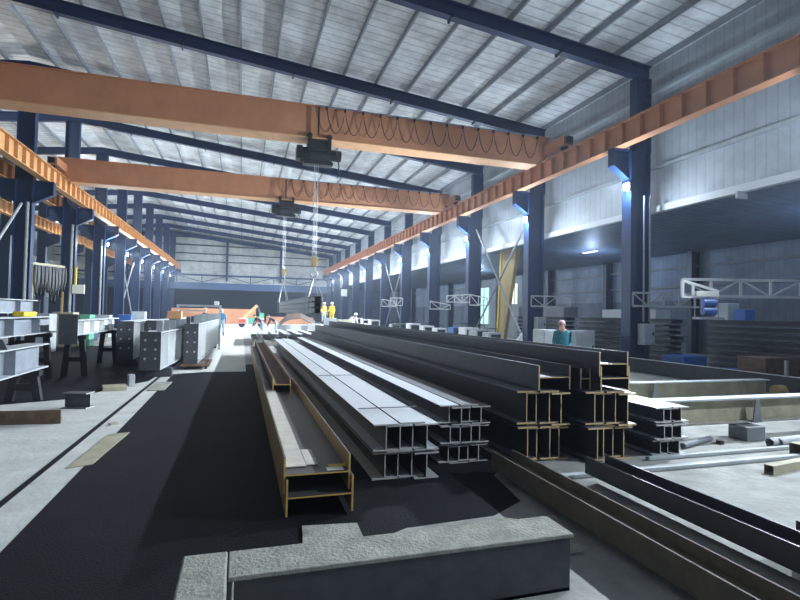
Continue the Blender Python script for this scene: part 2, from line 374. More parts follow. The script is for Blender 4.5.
# ------------------------------------------------------------------ bridge cranes
def crane(y, xh, label, zhook, hz, first):
    t = thing('bridge_crane', label, 'crane', (0, y, 0), 0, 'bridge cranes of the main bay')
    z0, z1 = 7.92, 9.06
    mb = MB()
    xa, xb = -8.1, 11.5
    prof = [(xa-.7,8.45),(xa,z0),(xb-.25,z0),(xb+.45,8.40),(xb+.45,z1),(xa-.7,z1)]
    mb.prism(prof, (0,-.28,0), (0,.28,0), (1,0,0), (0,0,1))
    mb.build('box_girder', 'orange', t)
    MB().bb(xa-.1, xb-.2, -.4, .4, z0-.035, z0).build('bottom_flange', 'orangel', t)
    MB().bb(xa-.7, xb+.45, -.36, .36, z1, z1+.03).build('top_flange', 'orange', t)
    for x in (-8.62, 11.87):
        e = MB().bb(x-.2, x+.2, -1.7, 1.7, 8.36, 8.72).build('end_carriage', 'orange', t)
        for s in (-1, 1):
            MB().tube([(x-.08, s*1.45, 8.365),(x+.08, s*1.45, 8.365)], .16, 16).build('wheel', 'black', e)
            MB().bb(x-.13, x+.13, s*1.75-.08, s*1.75+.08, 8.42, 8.66).build('buffer', 'black', e)
    # festoon cable with hangers, on the camera side of the girder
    pts = []; n = 13; xs_ = [xh + .25 + (11.3 - xh - .25) * k / n for k in range(n + 1)]
    for k in range(n):
        a, b = xs_[k], xs_[k+1]
        for j in range(10):
            f = j / 10; pts.append((a + (b-a) * f, -.44, z1 - .08 - .86 * (1 - (2*f - 1)**2) ** .8 if 0 < f < 1 else z1 - .08))
    pts.append((xs_[-1], -.44, z1 - .08))
    fc = MB().tube(pts, .016, 6).build('festoon_cable', 'black', t)
    for x in xs_: MB().bb(x-.03, x+.03, -.47, -.36, z1-.12, z1-.02).build('cable_clip', 'black', fc)
    MB().bb(xh, 11.4, -.42, -.38, z1-.03, z1+.02).build('festoon_track', 'galv', t)
    # hoist
    h = MB()
    h.tube([(xh-.62,-.05,7.35),(xh-.25,-.05,7.35),(xh+.5,-.05,7.35)], [.26,.30,.26], 18)
    h.bb(xh-.35, xh+.45, -.38, .34, 7.45, 7.85); h.bb(xh-.5, xh+.55, -.2, .2, 7.02, 7.14)
    ho = h.build('hoist', 'black', t)
    MB().tube([(xh+.48,-.05,7.42),(xh+.85,-.05,7.42)], .2, 16).build('motor', 'black', ho)
    MB().bb(xh-.75, xh-.55, -.28, .2, 7.15, 7.62).build('control_box', 'black', ho)
    for s in (-.32, .38):
        MB().bb(xh+s-.06, xh+s+.06, -.44, -.34, 7.6, 8.0).build('trolley_plate', 'black', ho)
        MB().tube([(xh+s,-.40,7.98),(xh+s,-.28,7.98)], .09, 12).build('trolley_wheel', 'black', ho)
    MB().tube([(xh+.62,-.3,7.5),(xh+.75,-.32,7.0),(xh+.74,-.32,6.75)], .025, 6).build('pendant_cable', 'black', ho)
    MB().bb(xh-.06, xh+.0, -.45, -.40, 8.0, 9.0).build('feed_cable', 'black', ho)
    # ropes and hook
    mb = MB()
    for dx in (-.09, -.03, .05): mb.tube([(xh+dx,0,7.05),(xh+dx*.8,0,hz+.35)], .011, 6)
    mb.build('hoist_rope', 'rope', t)
    hk = MB().bb(xh-.10, xh+.10, -.08, .08, hz, hz+.36).build('hook_block', 'ochre', t, bevel=.03)
    MB().tube([(xh,-.10,hz+.22),(xh,.10,hz+.22)], .12, 18).build('sheave', 'ochre', hk)
    pts = [(xh,0,hz+.02),(xh,0,hz-.15)] + [(xh + .11*math.sin(a), 0, hz-.27 + .11*math.cos(a)) for a in [k*math.pi/8 for k in range(1, 13)]]
    MB().tube(pts, .028, 8).build('hook', 'rope', hk)
    return t
crane(18.45, 2.46, 'large orange bridge crane nearest the camera, its hook over the load', 3.5, 3.35, True)
crane(29.05, 2.18, 'smaller looking orange bridge crane second from the camera', 3.9, 3.75, False)

# slings and the hanging load
for i, (y, xh, hz) in enumerate(((18.45, 2.46, 3.35), (29.05, 2.18, 3.75))):
    ld = (2.46 if i == 0 else 2.18)
    mb = MB()
    for dx, dy in ((-.24,-.55),(.24,-.55),(-.24,.55),(.24,.55)):
        mb.tube([(xh,0,hz-.37),(ld+dx,dy,2.26)], .013, 6)
        mb.tube([(ld+dx,dy,2.26),(ld+dx,dy,1.66)], .013, 6)
    for dy in (-.55,.55): mb.tube([(ld-.24,dy,1.655),(ld+.24,dy,1.655)], .013, 6)
    tag(mb.build('chain_sling', 'rope', None, (0, y, 0)), ['thin four leg sling under the nearer crane hook, right end of the load', 'thin four leg sling under the farther crane hook, left end of the load'][i], 'sling', 'slings of the hanging load')
for lv in range(3):
    for c in range(2):
        beam('steel_beam', 'dark steel beam in the bundle hanging from the cranes, %s layer, %s one' % (['bottom','middle','top'][lv], ['left','right'][c]),
             2.35 + c * .20, 17.3, 29.9, 1.67 + lv * .2, .185, .19, 'beams of the hanging bundle', mats=('galv', 'black'), rz=R(1.35))

# ------------------------------------------------------------------ floodlights on the columns
def flood(x, y, z, s, label, grp, power, on=True):
    t = thing('floodlight', label, 'lamp', (x, y, z), 0, grp)
    MB().box((s*.09,0,0), (.08,.30,.24), 0).build('housing', 'greyd', t, bevel=.01)
    MB().box((s*.135,0,0), (.012,.26,.20), 0).build('lens', 'lamp', t)
    MB().bb(min(0,s*.09), max(0,s*.09), -.02, .02, -.18, -.05).build('arm', 'galv', t)
    ld = bpy.data.lights.new('floodlight', 'SPOT'); ld.energy = power; ld.color = LCOL; ld.shadow_soft_size = .10; ld.spot_size = R(122); ld.spot_blend = 1
    lo = bpy.data.objects.new('floodlight_glow', ld); COL.objects.link(lo); lo.parent = t; lo.location = (s*.22, 0, 0); lo.rotation_euler = (0, -s * R(66), 0)
    sp = bpy.data.lights.new('added_spill', 'POINT'); sp.energy = power * (.036 if s < 0 else .10); sp.color = (.7,.84,1); sp.shadow_soft_size = .15  # extra point light added to lift the wall and roof
    so = bpy.data.objects.new('floodlight_added_fill', sp); COL.objects.link(so); so.parent = t; so.location = (s*.3, 0, -.1)
    return t
for i, y in enumerate([1.4, 7.75] + YG[:-1]):
    flood(12.25, y - .2, 6.1, -1, 'bright white floodlight on the right column row, ' + ('behind the frame edge' if i == 0 else 'on the column just outside the frame' if i == 1 else '%s from the camera' % ORD[i-2]), 'floodlights of the right row', LAMP_W * (.45, .55, .85)[i] if i < 3 else LAMP_W * 1.1)
for i, y in enumerate(YG[4:10]):
    flood(-9.02, y - .2, 6.1, 1, 'bright white floodlight on the middle column row, %s from the camera' % ORD[i], 'floodlights of the middle row', LAMP_L)
# lamps of the annex and of the left bay, tube fittings under the roof
for i, (x, y, z) in enumerate([(18.5, 11, 5.39), (18.5, 24, 5.39), (18.5, 38, 5.39)]):
    t = thing('ceiling_lamp', 'long pale strip lamp under the annex roof, %s from the camera' % ORD[i], 'lamp', (x, y, z), 0, 'annex lamps')
    MB().bb(-.08, .08, -.6, .6, .0, .06).build('housing', 'white', t); MB().bb(-.05, .05, -.58, .58, -.03, 0).build('tube', 'striplamp', t)
    ld = bpy.data.lights.new('strip', 'POINT'); ld.energy = 150; ld.color = (.5, .68, 1); ld.shadow_soft_size = .1
    lo = bpy.data.objects.new('strip_glow', ld); COL.objects.link(lo); lo.parent = t; lo.location = (0, 0, -.9)
for i, (x, y) in enumerate([(-12.2, 30), (-12.2, 46), (-18, 60)]):
    t = thing('pendant_lamp', 'bell shaped lamp hanging over the left bay, %s from the camera' % ORD[i], 'lamp', (x, y, 10.4), 0, 'lamps of the left bay')
    MB().tube([(0,0,0),(0,0,.25),(0,0,.3)], [.3,.14,.05], 18, cap=False).build('shade', 'white', t); MB().tube([(0,0,.3),(0,0,zb(x)+ZTOP-10.4)], .012, 6).build('cord', 'black', t)
    MB().tube([(0,0,.03),(0,0,.12)], .1, 12).build('bulb', 'lamp', t)
    ld = bpy.data.lights.new('pendant', 'POINT'); ld.energy = HIGH_W; ld.color = (1, .95, .85); ld.shadow_soft_size = .2
    lo = bpy.data.objects.new('pendant_glow', ld); COL.objects.link(lo); lo.parent = t; lo.location = (0, 0, -.3)

# wall signs
for nm, x, y, z, w, h in (('notice_board', 12.5, 64.96, 4.3, .8, .9), ('notice_board', -8.87, 33.25, 2.75, .6, .5)):
    t = tag(MB().bb(-w/2, w/2, -.02, .02 if x > 0 else .12, -h/2, h/2).build(nm, 'paper', None, (x, y - .3, z)), 'small white notice board ' + ('high on a far right column' if x > 0 else 'between the left columns, next to a yellow strip'), 'sign')
tag(MB().bb(-.04,.04,-.06,.06,-.5,.5).build('yellow_strip', 'yellow', None, (-9.055, 33.1, 3.5)), 'narrow yellow upright strip above the white notice board at left', 'strip')
tag(MB().bb(-.3,.1,-.03,.03,-.2,.0).build('exit_sign', 'whiteg', None, (13.46, 10.8, 5.34)), 'small pale box sign below the right wall cladding', 'sign')
# cross bracing
def rod(a, b, label, w=.05, m_='galv'):
    a, b = Vector(a), Vector(b)
    tag(MB().tube([(0,0,0), tuple(b - a)], w, 8).build('brace_rod', m_, None, tuple(a)), label, 'brace', 'bracing rods between columns')
rod((12.62, 26.3, 6.6), (12.62, 21.0, .5), 'bracing rod falling towards the camera between the second and third right columns')
rod((12.70, 20.9, 6.3), (12.70, 26.3, 1.0), 'bracing rod rising towards the camera between the second and third right columns')
rod((12.62, 45.6, 6.4), (12.62, 39.8, .4), 'far bracing rod falling towards the camera between right columns')
rod((12.70, 39.8, 6.4), (12.70, 45.6, .4), 'far bracing rod rising towards the camera between right columns')
rod((-9.5, 26.6, 6.3), (-9.5, 21.0, 1.2), 'slanting brace left of the first middle row column', .06, 'whiteg')
rod((-9.5, 46.2, 6.0), (-9.5, 51.9, .6), 'far slanting brace falling away between the middle row columns', .06)
rod((-9.6, 51.9, 6.0), (-9.6, 46.2, .6), 'far slanting brace rising away between the middle row columns', .06)
tag(MB().tube([(0,0,0),(0,0,.16),(0,0,.5)], [.32,.30,.05], 10).build('anchor_block', 'white', None, (12.5, 21.0, 0.45)), 'white cone shaped lump at the foot of the bracing rod', 'block')
tag(MB().bb(-.35,.35,-.35,.35,0,.45).build('concrete_pedestal', 'concrete2', None, (12.5, 21.0, 0)), 'low concrete pedestal under the white lump', 'pedestal')
# raking ochre post
mb = MB(); mb.prism([(-.10,0),(.22,0),(.22,.6),(-.10,.6)], (14.3,27.1,0), (14.3,27.1,.01), (1,0,0), (0,1,0))
t = thing('raking_post', 'wide ochre painted post leaning behind the bracing rods', 'post', (14.5, 26.6, 0))
n = MB(); n.v = [(-.1,-.25,0),(.1,-.25,0),(.1,.5,0),(-.1,.5,0),(-.1,-1.7,5.5),(.1,-1.7,5.5),(.1,.1,5.5),(-.1,.1,5.5)]
n.f = [(3,2,1,0),(4,5,6,7),(0,1,5,4),(1,2,6,5),(2,3,7,6),(3,0,4,7)]; n.mi = [0]*6
n.build('leg', 'ochre', t); MB().bar((-.13,.42,0),(-.13,.02,5.5),.04,.16).build('edge_strip', 'yellow', t)
# ------------------------------------------------------------------ steel stacks
def stack(x0, y0, L, z0, tiers, nweb, b, h, name, mats, tw=.011, tf=.015, jit=.05):
    for k in range(tiers):
        for i in range(nweb):
            off = (tf + .002) if i % 2 == 0 else 0
            x = x0 + b/2 + i * (b/2 + tw/2 + .007)
            z = z0 + k * (h + tf + .006) + off
            dy = random.uniform(-jit, jit)
            tl = {1: [''], 2: ['bottom tier', 'top tier'], 3: ['bottom tier', 'middle tier', 'top tier']}[tiers][k]
            m_ = mats if not (name.startswith('low') and i) else ('steel', 'cutg')  # plain dark steel imitates the taller stack's shadow on these tops
            beam('steel_beam', 'H beam in the %s, %s, %s from the left' % (name, tl, ORD[i]), x, y0 + dy, y0 + L + dy + random.uniform(-.2,.2), z, b, h, 'H beams in the ' + name, tw=tw, tf=tf, mats=m_)
# stack A: nearest two tier stack with pale flanges
def painted_tops(name, base, top_tone, edge_y=None):
    """steel with light or shade painted into its upward faces"""
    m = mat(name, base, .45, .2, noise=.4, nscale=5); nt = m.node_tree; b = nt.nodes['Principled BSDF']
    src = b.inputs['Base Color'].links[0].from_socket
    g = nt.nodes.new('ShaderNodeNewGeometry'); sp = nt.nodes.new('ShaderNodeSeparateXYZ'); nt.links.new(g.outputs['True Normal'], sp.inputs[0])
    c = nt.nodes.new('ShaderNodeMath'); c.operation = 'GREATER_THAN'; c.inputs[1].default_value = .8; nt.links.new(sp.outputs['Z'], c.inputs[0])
    mx = nt.nodes.new('ShaderNodeMix'); mx.data_type = 'RGBA'; nt.links.new(c.outputs[0], mx.inputs['Factor']); nt.links.new(src, mx.inputs['A']); mx.inputs['B'].default_value = (*top_tone, 1)
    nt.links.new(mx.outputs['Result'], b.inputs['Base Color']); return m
M['lit_tops'] = painted_tops('mill_steel_lit_tops', (.05, .055, .065), (.52, .54, .56))  # upward faces painted paler for grazing lamplight on the flanges
M['dim_lit_tops'] = painted_tops('mill_steel_slightly_lit_tops', (.05, .055, .065), (.15, .165, .19))  # weaker copy of the same painted top light
M['rust_shaded_web'] = painted_tops('rusty_beam_shaded_web', (.36, .235, .085), (.10, .098, .095))  # web coloured darker in place of the right flange's shadow
stack(1.30, 5.05, 16.6, .0, 2, 4, .27, .272, 'pale topped two tier stack', ('lit_tops', 'cutg'))
stack(2.18, 5.42, 16.0, .0, 3, 4, .235, .204, 'low bright edged three tier stack', ('lit_tops', 'cutg'))
stack(3.11, 5.30, 19.5, .0, 2, 4, .26, .388, 'left tall two tier stack', ('dim_lit_tops', 'cut'), tw=.013, tf=.02)
stack(3.91, 5.12, 19.5, .0, 2, 4, .26, .388, 'right tall two tier stack', ('dim_lit_tops', 'cut'), tw=.013, tf=.02)
stack(4.88, 5.10, 8.0, .0, 3, 3, .24, .185, 'small three tier stack at right', ('lit_tops', 'cutg'))
# beams lying web flat on top
kw = dict(side=True, group='beams lying on the tall stacks', mats=('dim_lit_tops', 'cut'), tw=.014, tf=.018)
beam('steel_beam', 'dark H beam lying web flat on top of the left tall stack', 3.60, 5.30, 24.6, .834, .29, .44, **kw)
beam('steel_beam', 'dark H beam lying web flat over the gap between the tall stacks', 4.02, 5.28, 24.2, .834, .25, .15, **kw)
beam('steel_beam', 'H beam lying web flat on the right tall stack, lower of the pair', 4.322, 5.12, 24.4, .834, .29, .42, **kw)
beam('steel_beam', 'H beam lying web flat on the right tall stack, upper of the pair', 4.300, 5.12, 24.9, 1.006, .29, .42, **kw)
# straps on stack A
for i, y in enumerate((5.75, 8.9)):
    tag(MB().bb(1.31, 2.02, -.018, .018, 0, .006).build('steel_strap', 'greyd', None, (0, y, .606)), ['narrow strap across the pale beam tops, nearer the beam ends', 'narrow strap across the pale beam tops, farther along'][i], 'strap', 'straps over the pale stack')
# sleepers under stacks
for i, y in enumerate((8.0, 12.0, 16.0)):
    pass
# foreground rusty pair
kw = dict(side=True, group='yellow edged beams in front of the stacks', mats=('rust_shaded_web', 'yel_edge'), tw=.013, tf=.016)
beam('steel_beam', 'yellow edged H beam lying web flat in front, lower of the nested pair', .665, 4.27, 18.3, .03, .30, .56, **kw)
beam('steel_beam', 'yellow edged H beam lying web flat in front, upper of the pair, tagged', .645, 4.32, 20.4, .20, .30, .56, **kw)
beam('steel_beam', 'smaller rusty H beam resting inside the trough of the yellow edged beam', .675, 8.8, 20.8, .366, .22, .30, side=True, group='yellow edged beams in front of the stacks', mats=('rust', 'yel_edge'))
tag(MB().box((0,0,0), (.14,.10,.004)).build('paper_tag', 'paper', None, (.80, 4.38, .366)), 'small white paper tag on the end of the yellow edged beam', 'tag')
tag(MB().box((0,0,0), (.16,.05,.014)).build('steel_offcut', 'yellow', None, (.84, 4.47, .362)), 'short yellow marked strip beside the white paper tag', 'strip')
tag(MB().bb(.386,.575,4.5,9.0,0,.008).build('lit_strip', 'lit_web', None, (0,0,.362)), 'long pale strip of painted light along the trough of the yellow edged beam', 'light strip')  # lit part of the web, built as a pale strip
tag(MB().box((0,0,0), (.10,.50,.008)).build('lit_step', 'lit_web', None, (.63, 4.78, .366)), 'short step of the painted light strip, near the tagged beam end', 'plate')  # step of the same painted light at the beam end
# front beams on small sleepers
beam('steel_beam', 'dark channel like beam running toward the camera, left of the front pair', 2.72, 1.2, 4.95, .07, .19, .26, side=True, group='beams running toward the camera', mats=('dirty', 'cut'))
beam('steel_beam', 'rust edged dark beam running toward the camera, right of the front pair', 3.56, .3, 4.5, .10, .17, .26, side=True, group='beams running toward the camera', mats=('steel', 'cut'))
beam('steel_beam', 'dark beam at the lower right corner, running out of view', 3.98, -.4, 2.7, .10, .17, .24, side=True, group='beams running toward the camera', mats=('steel', 'cut'))
# sleepers
def sleeper(x0, x1, y0, y1, h, label, m_='concrete2'):
    tag(MB().bb(0, x1-x0, 0, y1-y0, 0, h).build('concrete_sleeper', m_, None, (x0, y0, 0), bevel=.012), label, 'sleeper')
# front support: I beam with dusty top flange, dark web
t = thing('support_beam', 'large dark support beam with a dusty pitted pale top, across the foreground', 'support beam', (0, 2.75, 0))
MB().bb(-.03, 2.02, 0, .30, .325, .35).build('top_flange', 'concrete2', t, bevel=.006)
MB().bb(0, 2.0, .01, .03, .0, .325).build('web', 'greyd', t)
MB().bb(0, 2.0, .01, .29, .0, .02).build('bottom_flange', 'greyd', t)
MB().bb(-.03, -.01, 0, .30, .0, .325).build('end_plate', 'greyd', t)
sleeper(-.27, -.035, 2.35, 3.06, .35, 'squat beige concrete block at the left end of the foreground support beam')
tag(slab('floor_plate', [(.42,3.25),(.9,3.2),(.93,4.05),(.5,4.1)], 0, .02, 'concrete2'), 'pale square plate on the dark floor behind the support beam', 'plate')
tag(slab('floor_plate', [(1.2,3.12),(2.4,3.15),(2.6,3.8),(1.9,3.85),(1.25,3.78)], 0, .02, 'concrete2'), 'wide pale plate on the floor behind the support beam, right one', 'plate')
tag(slab('floor_plate', [(-.02,3.12),(.38,3.12),(.42,3.55),(.0,3.5)], 0, .02, 'concrete2'), 'small pale plate against the left end of the support beam', 'plate')
sleeper(3.0, 6.9, 4.62, 4.70, .05, 'thin pale floor batten in front of the small three tier stack, nearer one', 'whiteg')
sleeper(4.7, 7.6, 4.98, 5.04, .05, 'thin pale floor batten in front of the small three tier stack, farther one', 'whiteg')
# right area: pale webbed cross beams on blocks
def cross_beam(x0, x1, y, z0, h, b, label, stiff):
    t = thing('cross_beam', label, 'beam', (x0, y, z0), 0, 'pale webbed beams at right')
    L = x1 - x0
    MB().bb(0, L, -b/2, b/2, h-.025, h).build('top_flange', 'steell', t); MB().bb(0, L, -b/2, b/2, 0, .02).build('bottom_flange', 'concrete2', t)
    MB().bb(0, L, -.012, .012, .02, h-.025).build('web', 'beige', t)
    for x in stiff: n = MB(); n.prism([(x-.03,0),(x+.14,0),(x+.09,h-.025),(x+.02,h-.025)], (0,-b/2,0), (0,-b/2-.02,0), (1,0,0), (0,0,1)); n.build('stiffener', 'grey', t)
    return t
cross_beam(5.2, 9.6, 5.75, .22, .36, .24, 'long beam with a beige web on a block, crossing the pale floor at right', (2.0,))
sleeper(6.85, 7.20, 5.45, 5.75, .20, 'dark square block under the nearer beige webbed beam', 'grey')
sleeper(9.0, 9.3, 5.6, 5.9, .20, 'dark block under the right end of the nearer beige webbed beam', 'grey')
cross_beam(7.6, 11.35, 8.6, .02, .38, .22, 'shorter beam with a mottled beige web lying farther back at right', (.5,))
tag(MB().tube([(0,0,0),(.25,0,0)], .13, 14).build('steel_drum', 'ochre', None, (11.5, 8.5, .14)), 'small ochre round drum end beside the mottled beige beam', 'drum')
beam('steel_beam', 'long dark beam edge with a thin bright top, in front of the racks', 12.0, 6.6, 13.6, .0, .2, .45, None, mats=('lit_tops', 'cutg'))
tag(MB().bb(-.03,.03,-.03,.03,0,.36).build('short_post', 'galv', None, (12.0, 8.6, .451)), 'short upright post on the long dark beam at far right', 'post')
# floor bits
def sqtube(x, y, L, s, rz, label, z=0, m_='beige'):
    n = MB(); t_ = .008; h = s/2
    n.bb(0,L,-h,-h+t_,0,s); n.bb(0,L,h-t_,h,0,s); n.bb(0,L,-h+t_,h-t_,0,t_); n.bb(0,L,-h+t_,h-t_,s-t_,s)
    tag(n.build('square_tube', m_, None, (x,y,z), rz), label, 'steel tube')
sqtube(5.66, 4.25, 1.3, .10, R(8), 'beige square tube lying open end first on the pale floor at right')
sqtube(6.75, 4.72, 1.0, .16, R(5), 'thicker beige square tube at the right edge of the frame')
for i, dx in enumerate((0, .14)):
    n = MB(); n.tube([(0,0,.06),(1.2,.12,.06)], .058, 16, cap=False); n.tube([(0,0,.06),(1.2,.12,.06)], .048, 16, cap=False); 
    tag(n.build('round_pipe', 'whiteg', None, (6.86+dx, 5.14-i*.02, .005+.0)), ['left', 'right'][i] + ' one of two short round pipes with dark mouths on the pale floor', 'pipe', 'short round pipes')
tag(MB().tube([(0,0,.04),(.75,.25,.04)], .038, 12).build('round_bar', 'grey', None, (5.6, 5.35, 0)), 'short grey round bar on the pale floor beside the small stack', 'bar')
for i, (x, y) in enumerate(((6.35, 5.45), (7.35, 5.35))):
    tag(MB().tube([(0,0,0),(0,0,.05)], .05, 12).build('steel_puck', 'black', None, (x, y, 0)), 'tiny black round piece on the pale floor ' + ['left of the square block', 'right of the square block'][i], 'offcut')
# ------------------------------------------------------------------ racks of long steel behind the right columns
for s, (y0, y1, nm) in enumerate(((6.6, 13.3, 'near rack'), (14.9, 20.2, 'middle rack'), (21.3, 25.7, 'far rack'))):
    for k in range(8):
        for c in range(2):
            beam('steel_beam', 'dark long beam piled in the %s behind the right columns, %s layer, %s' % (nm, ORD[k], ['front', 'back'][c]), 15.0 + c * .52, y0 + random.uniform(-.1,.1), y1, .12 + k * .205, .46, .16, 'long steel in the %s' % nm, mats=('lit_tops', 'steelm'), tf=.02)  # paler upward faces stand in for light the annex lacks
    for j, yy in enumerate((y0 + .5, y1 - .6)):
        for q in range(1):
            tag(MB().bb(-.1,1.1,-.08,.08,0,.12).build('timber_bearer', 'grey', None, (14.75, yy, 0)), 'low grey bearer under the %s, %s one' % (nm, ['nearer', 'farther'][j]), 'bearer', 'bearers under the racks')
tag(MB().bb(0,.7,0,3.0,0,.35).build('sheet_pack', 'whiteg', None, (14.9, 15.5, 1.719), bevel=.02), 'pale wrapped pack of sheets lying on the middle rack', 'sheet pack')
tag(MB().bb(0,.5,0,.5,0,.55).build('steel_box', 'whiteg', None, (15.0, 12.6, 1.719), bevel=.02), 'small grey box on top of the near rack', 'box')
tag(MB().bb(0,.4,0,.4,0,.35).build('steel_box', 'blue', None, (15.0, 12.0, 1.719), bevel=.02), 'small blue box on top of the near rack', 'box')

# white swing arms (lattice jibs) on the columns
def swing_arm(x, y, z, ang, L, h, label, mat_='whiteg', taper=0, box=None, panel=1.15):
    t = thing('swing_arm', label, 'jib arm', (x, y, z), ang, 'white lattice swing arms')
    w = .05; n = max(2, round(L / (h * panel)))
    MB().bar((0,0,h),(L,0,h - taper),w*1.3).build('top_chord', mat_, t); MB().bar((0,0,0),(L,0,0),w*1.3).build('bottom_chord', mat_, t)
    for k in range(n + 1):
        f = k / n; MB().bar((f*L,0,0),(f*L,0,h - taper*f),w).build('upright', mat_, t)
        if k < n:
            g = (k+1)/n
            MB().bar((f*L,0,h-taper*f) if k % 2 == 0 else (f*L,0,0), (g*L,0,0) if k % 2 == 0 else (g*L,0,h-taper*g), w*.8).build('diagonal', mat_, t)
    if box: MB().box((L*box,0,-.22),(.28,.24,.34)).build('wire_feeder', 'blue', t)
    return t
c17 = -R(17)
swing_arm(12.4, 13.9, 2.13, c17, 2.6, .44, 'pale lattice swing arm on the first right column in view')
swing_arm(12.45, 20.2, 2.18, c17, 1.75, .46, 'pale lattice swing arm on the second right column', 'whiteg')
swing_arm(12.4, 26.6, 2.45, math.pi + c17, .1+1.2, .45, 'pale lattice swing arm left of the third right column', 'white', .1)
swing_arm(12.4, 26.6, 2.30, c17 - R(10), 1.0, .6, 'short pale swing arm right of the third right column', 'white', .2)
swing_arm(12.4, 33.0, 2.1, c17, 1.4, .55, 'pale lattice swing arm on the fourth right column', 'white', .25)
swing_arm(12.4, 39.3, 2.4, math.pi + c17, 1.0, .6, 'short pale lattice arm left of the fifth right column', 'white')
swing_arm(12.4, 45.7, 2.4, c17, 1.3, .65, 'far pale lattice arm on the sixth right column', 'white', .2)
swing_arm(10.35, 9.95, 2.30, c17 - R(4), 4.2, .40, 'nearest and largest pale lattice arm, reaching in from the right edge', 'whiteg', panel=1.75)
t = thing('wire_feeder_arm', 'short white boom tip with two blue reels hanging under it', 'jib arm', (10.3, 9.87, 2.24), c17)
MB().bar((0,0,.42),(.85,0,.18),.06).build('top_chord', 'white', t); MB().bar((0,0,.02),(.85,0,.02),.05).build('bottom_chord', 'white', t)
for x, h in ((0,.42),(.25,.34),(.85,.2)): MB().bar((x,0,0),(x,0,h),.05).build('upright', 'white', t)
MB().bb(.3,.85,-.08,.08,.03,.17).build('motor_cover', 'paper', t, bevel=.01)
for k in range(2): MB().tube([(.42,-.12,-.12-k*.2),(.72,-.12,-.12-k*.2)], .1, 14).build('wire_reel', 'blue', t)
MB().bb(.3,.9,-.2,.1,-.52,-.46).build('tray', 'galv', t); MB().bar((.85,0,.1),(.88,0,-.5),.02).build('hanger', 'galv', t); MB().bar((.3,0,.05),(.3,0,-.5),.02).build('hanger', 'galv', t)
# column cabinets
def cabinet(x, y, z, w, d, h, rz, label, m_='whiteg', name='grey_cabinet', cat='cabinet', grp=None):
    t = thing(name, label, cat, (x, y, z), rz, grp)
    MB().bb(-w/2, w/2, -d/2, d/2, 0, h).build('body', m_, t, bevel=.012)
    MB().bb(-w/2+.03, w/2-.03, -d/2-.012, -d/2, .05, h-.05).build('door', m_, t)
    MB().bb(w/2-.12, w/2-.08, -d/2-.04, -d/2-.012, h*.45, h*.6).build('handle', 'black', t)
    return t
cabinet(12.83, 13.75, .85, .45, .3, .7, 0, 'grey control cabinet at the foot of the first right column in view')
cabinet(12.85, 20.1, 1.0, .45, .3, .7, 0, 'small grey control cabinet on the second right column')
for dx in (-.12, .12): tag(MB().tube([(0,0,0),(0,0,4.2)], .03, 8).build('conduit_pipe', 'galv', None, (12.83+dx, 13.75, 1.61)), 'thin grey conduit rising from the column control cabinet, ' + ('left' if dx < 0 else 'right') + ' one', 'pipe', 'conduits on the first right column')
cabinet(10.02, 15.2, 0, .72, .7, 1.27, 0, 'pale grey machine cabinet left of the worker in teal')
cabinet(11.3, 15.2, 0, .75, .7, 1.25, 0, 'pale grey machine cabinet right of the worker in teal')
cabinet(12.9, 12.3, 0, .9, .8, .62, 0, 'low blue steel bin behind the dark beams', 'blue', 'steel_bin', 'bin')
cabinet(13.4, 10.9, 0, .5, .7, .35, 0, 'small blue steel bin nearest the long dark beam', 'blue', 'steel_bin', 'bin')
cabinet(13.6, 10.2, 0, 1.3, .8, .75, 0, 'rusty brown steel bin in front of the near rack', 'rust', 'steel_bin', 'bin')
# lit cabin windows in the annex
t = thing('site_cabin', 'small annex cabin with a tall bright teal window', 'cabin', (21.2, 41.6, 0))
MB().bb(-.4,.9,-2.2,2.2,0,4.9).build('wall', 'grey', t); MB().bb(-.44,-.40,-1.1,.9,1.0,4.2).build('window_pane', 'cabin', t)
for y in (-1.1,-.1,.9): MB().bb(-.48,-.44,y-.04,y+.04,1.0,4.2).build('window_bar', 'navyd', t)
t = thing('site_cabin', 'annex cabin with a bright barred window, right of the ochre post', 'cabin', (21.2, 36.8, 0))
MB().bb(-.4,.9,-1.8,1.8,0,4.9).build('wall', 'grey', t); MB().bb(-.44,-.40,-1.0,1.2,2.7,4.3).build('window_pane', 'cabin2', t)
for y in (-.7,-.2,.3,.8): MB().bb(-.48,-.44,y-.03,y+.03,2.7,4.3).build('window_bar', 'navyd', t)
tag(MB().bb(0,.8,0,4.2,0,.5).build('sheet_pack', 'grey', None, (15.0, 21.4, 1.719)), 'grey sheet pack on the far rack beside the ochre post', 'sheet pack')
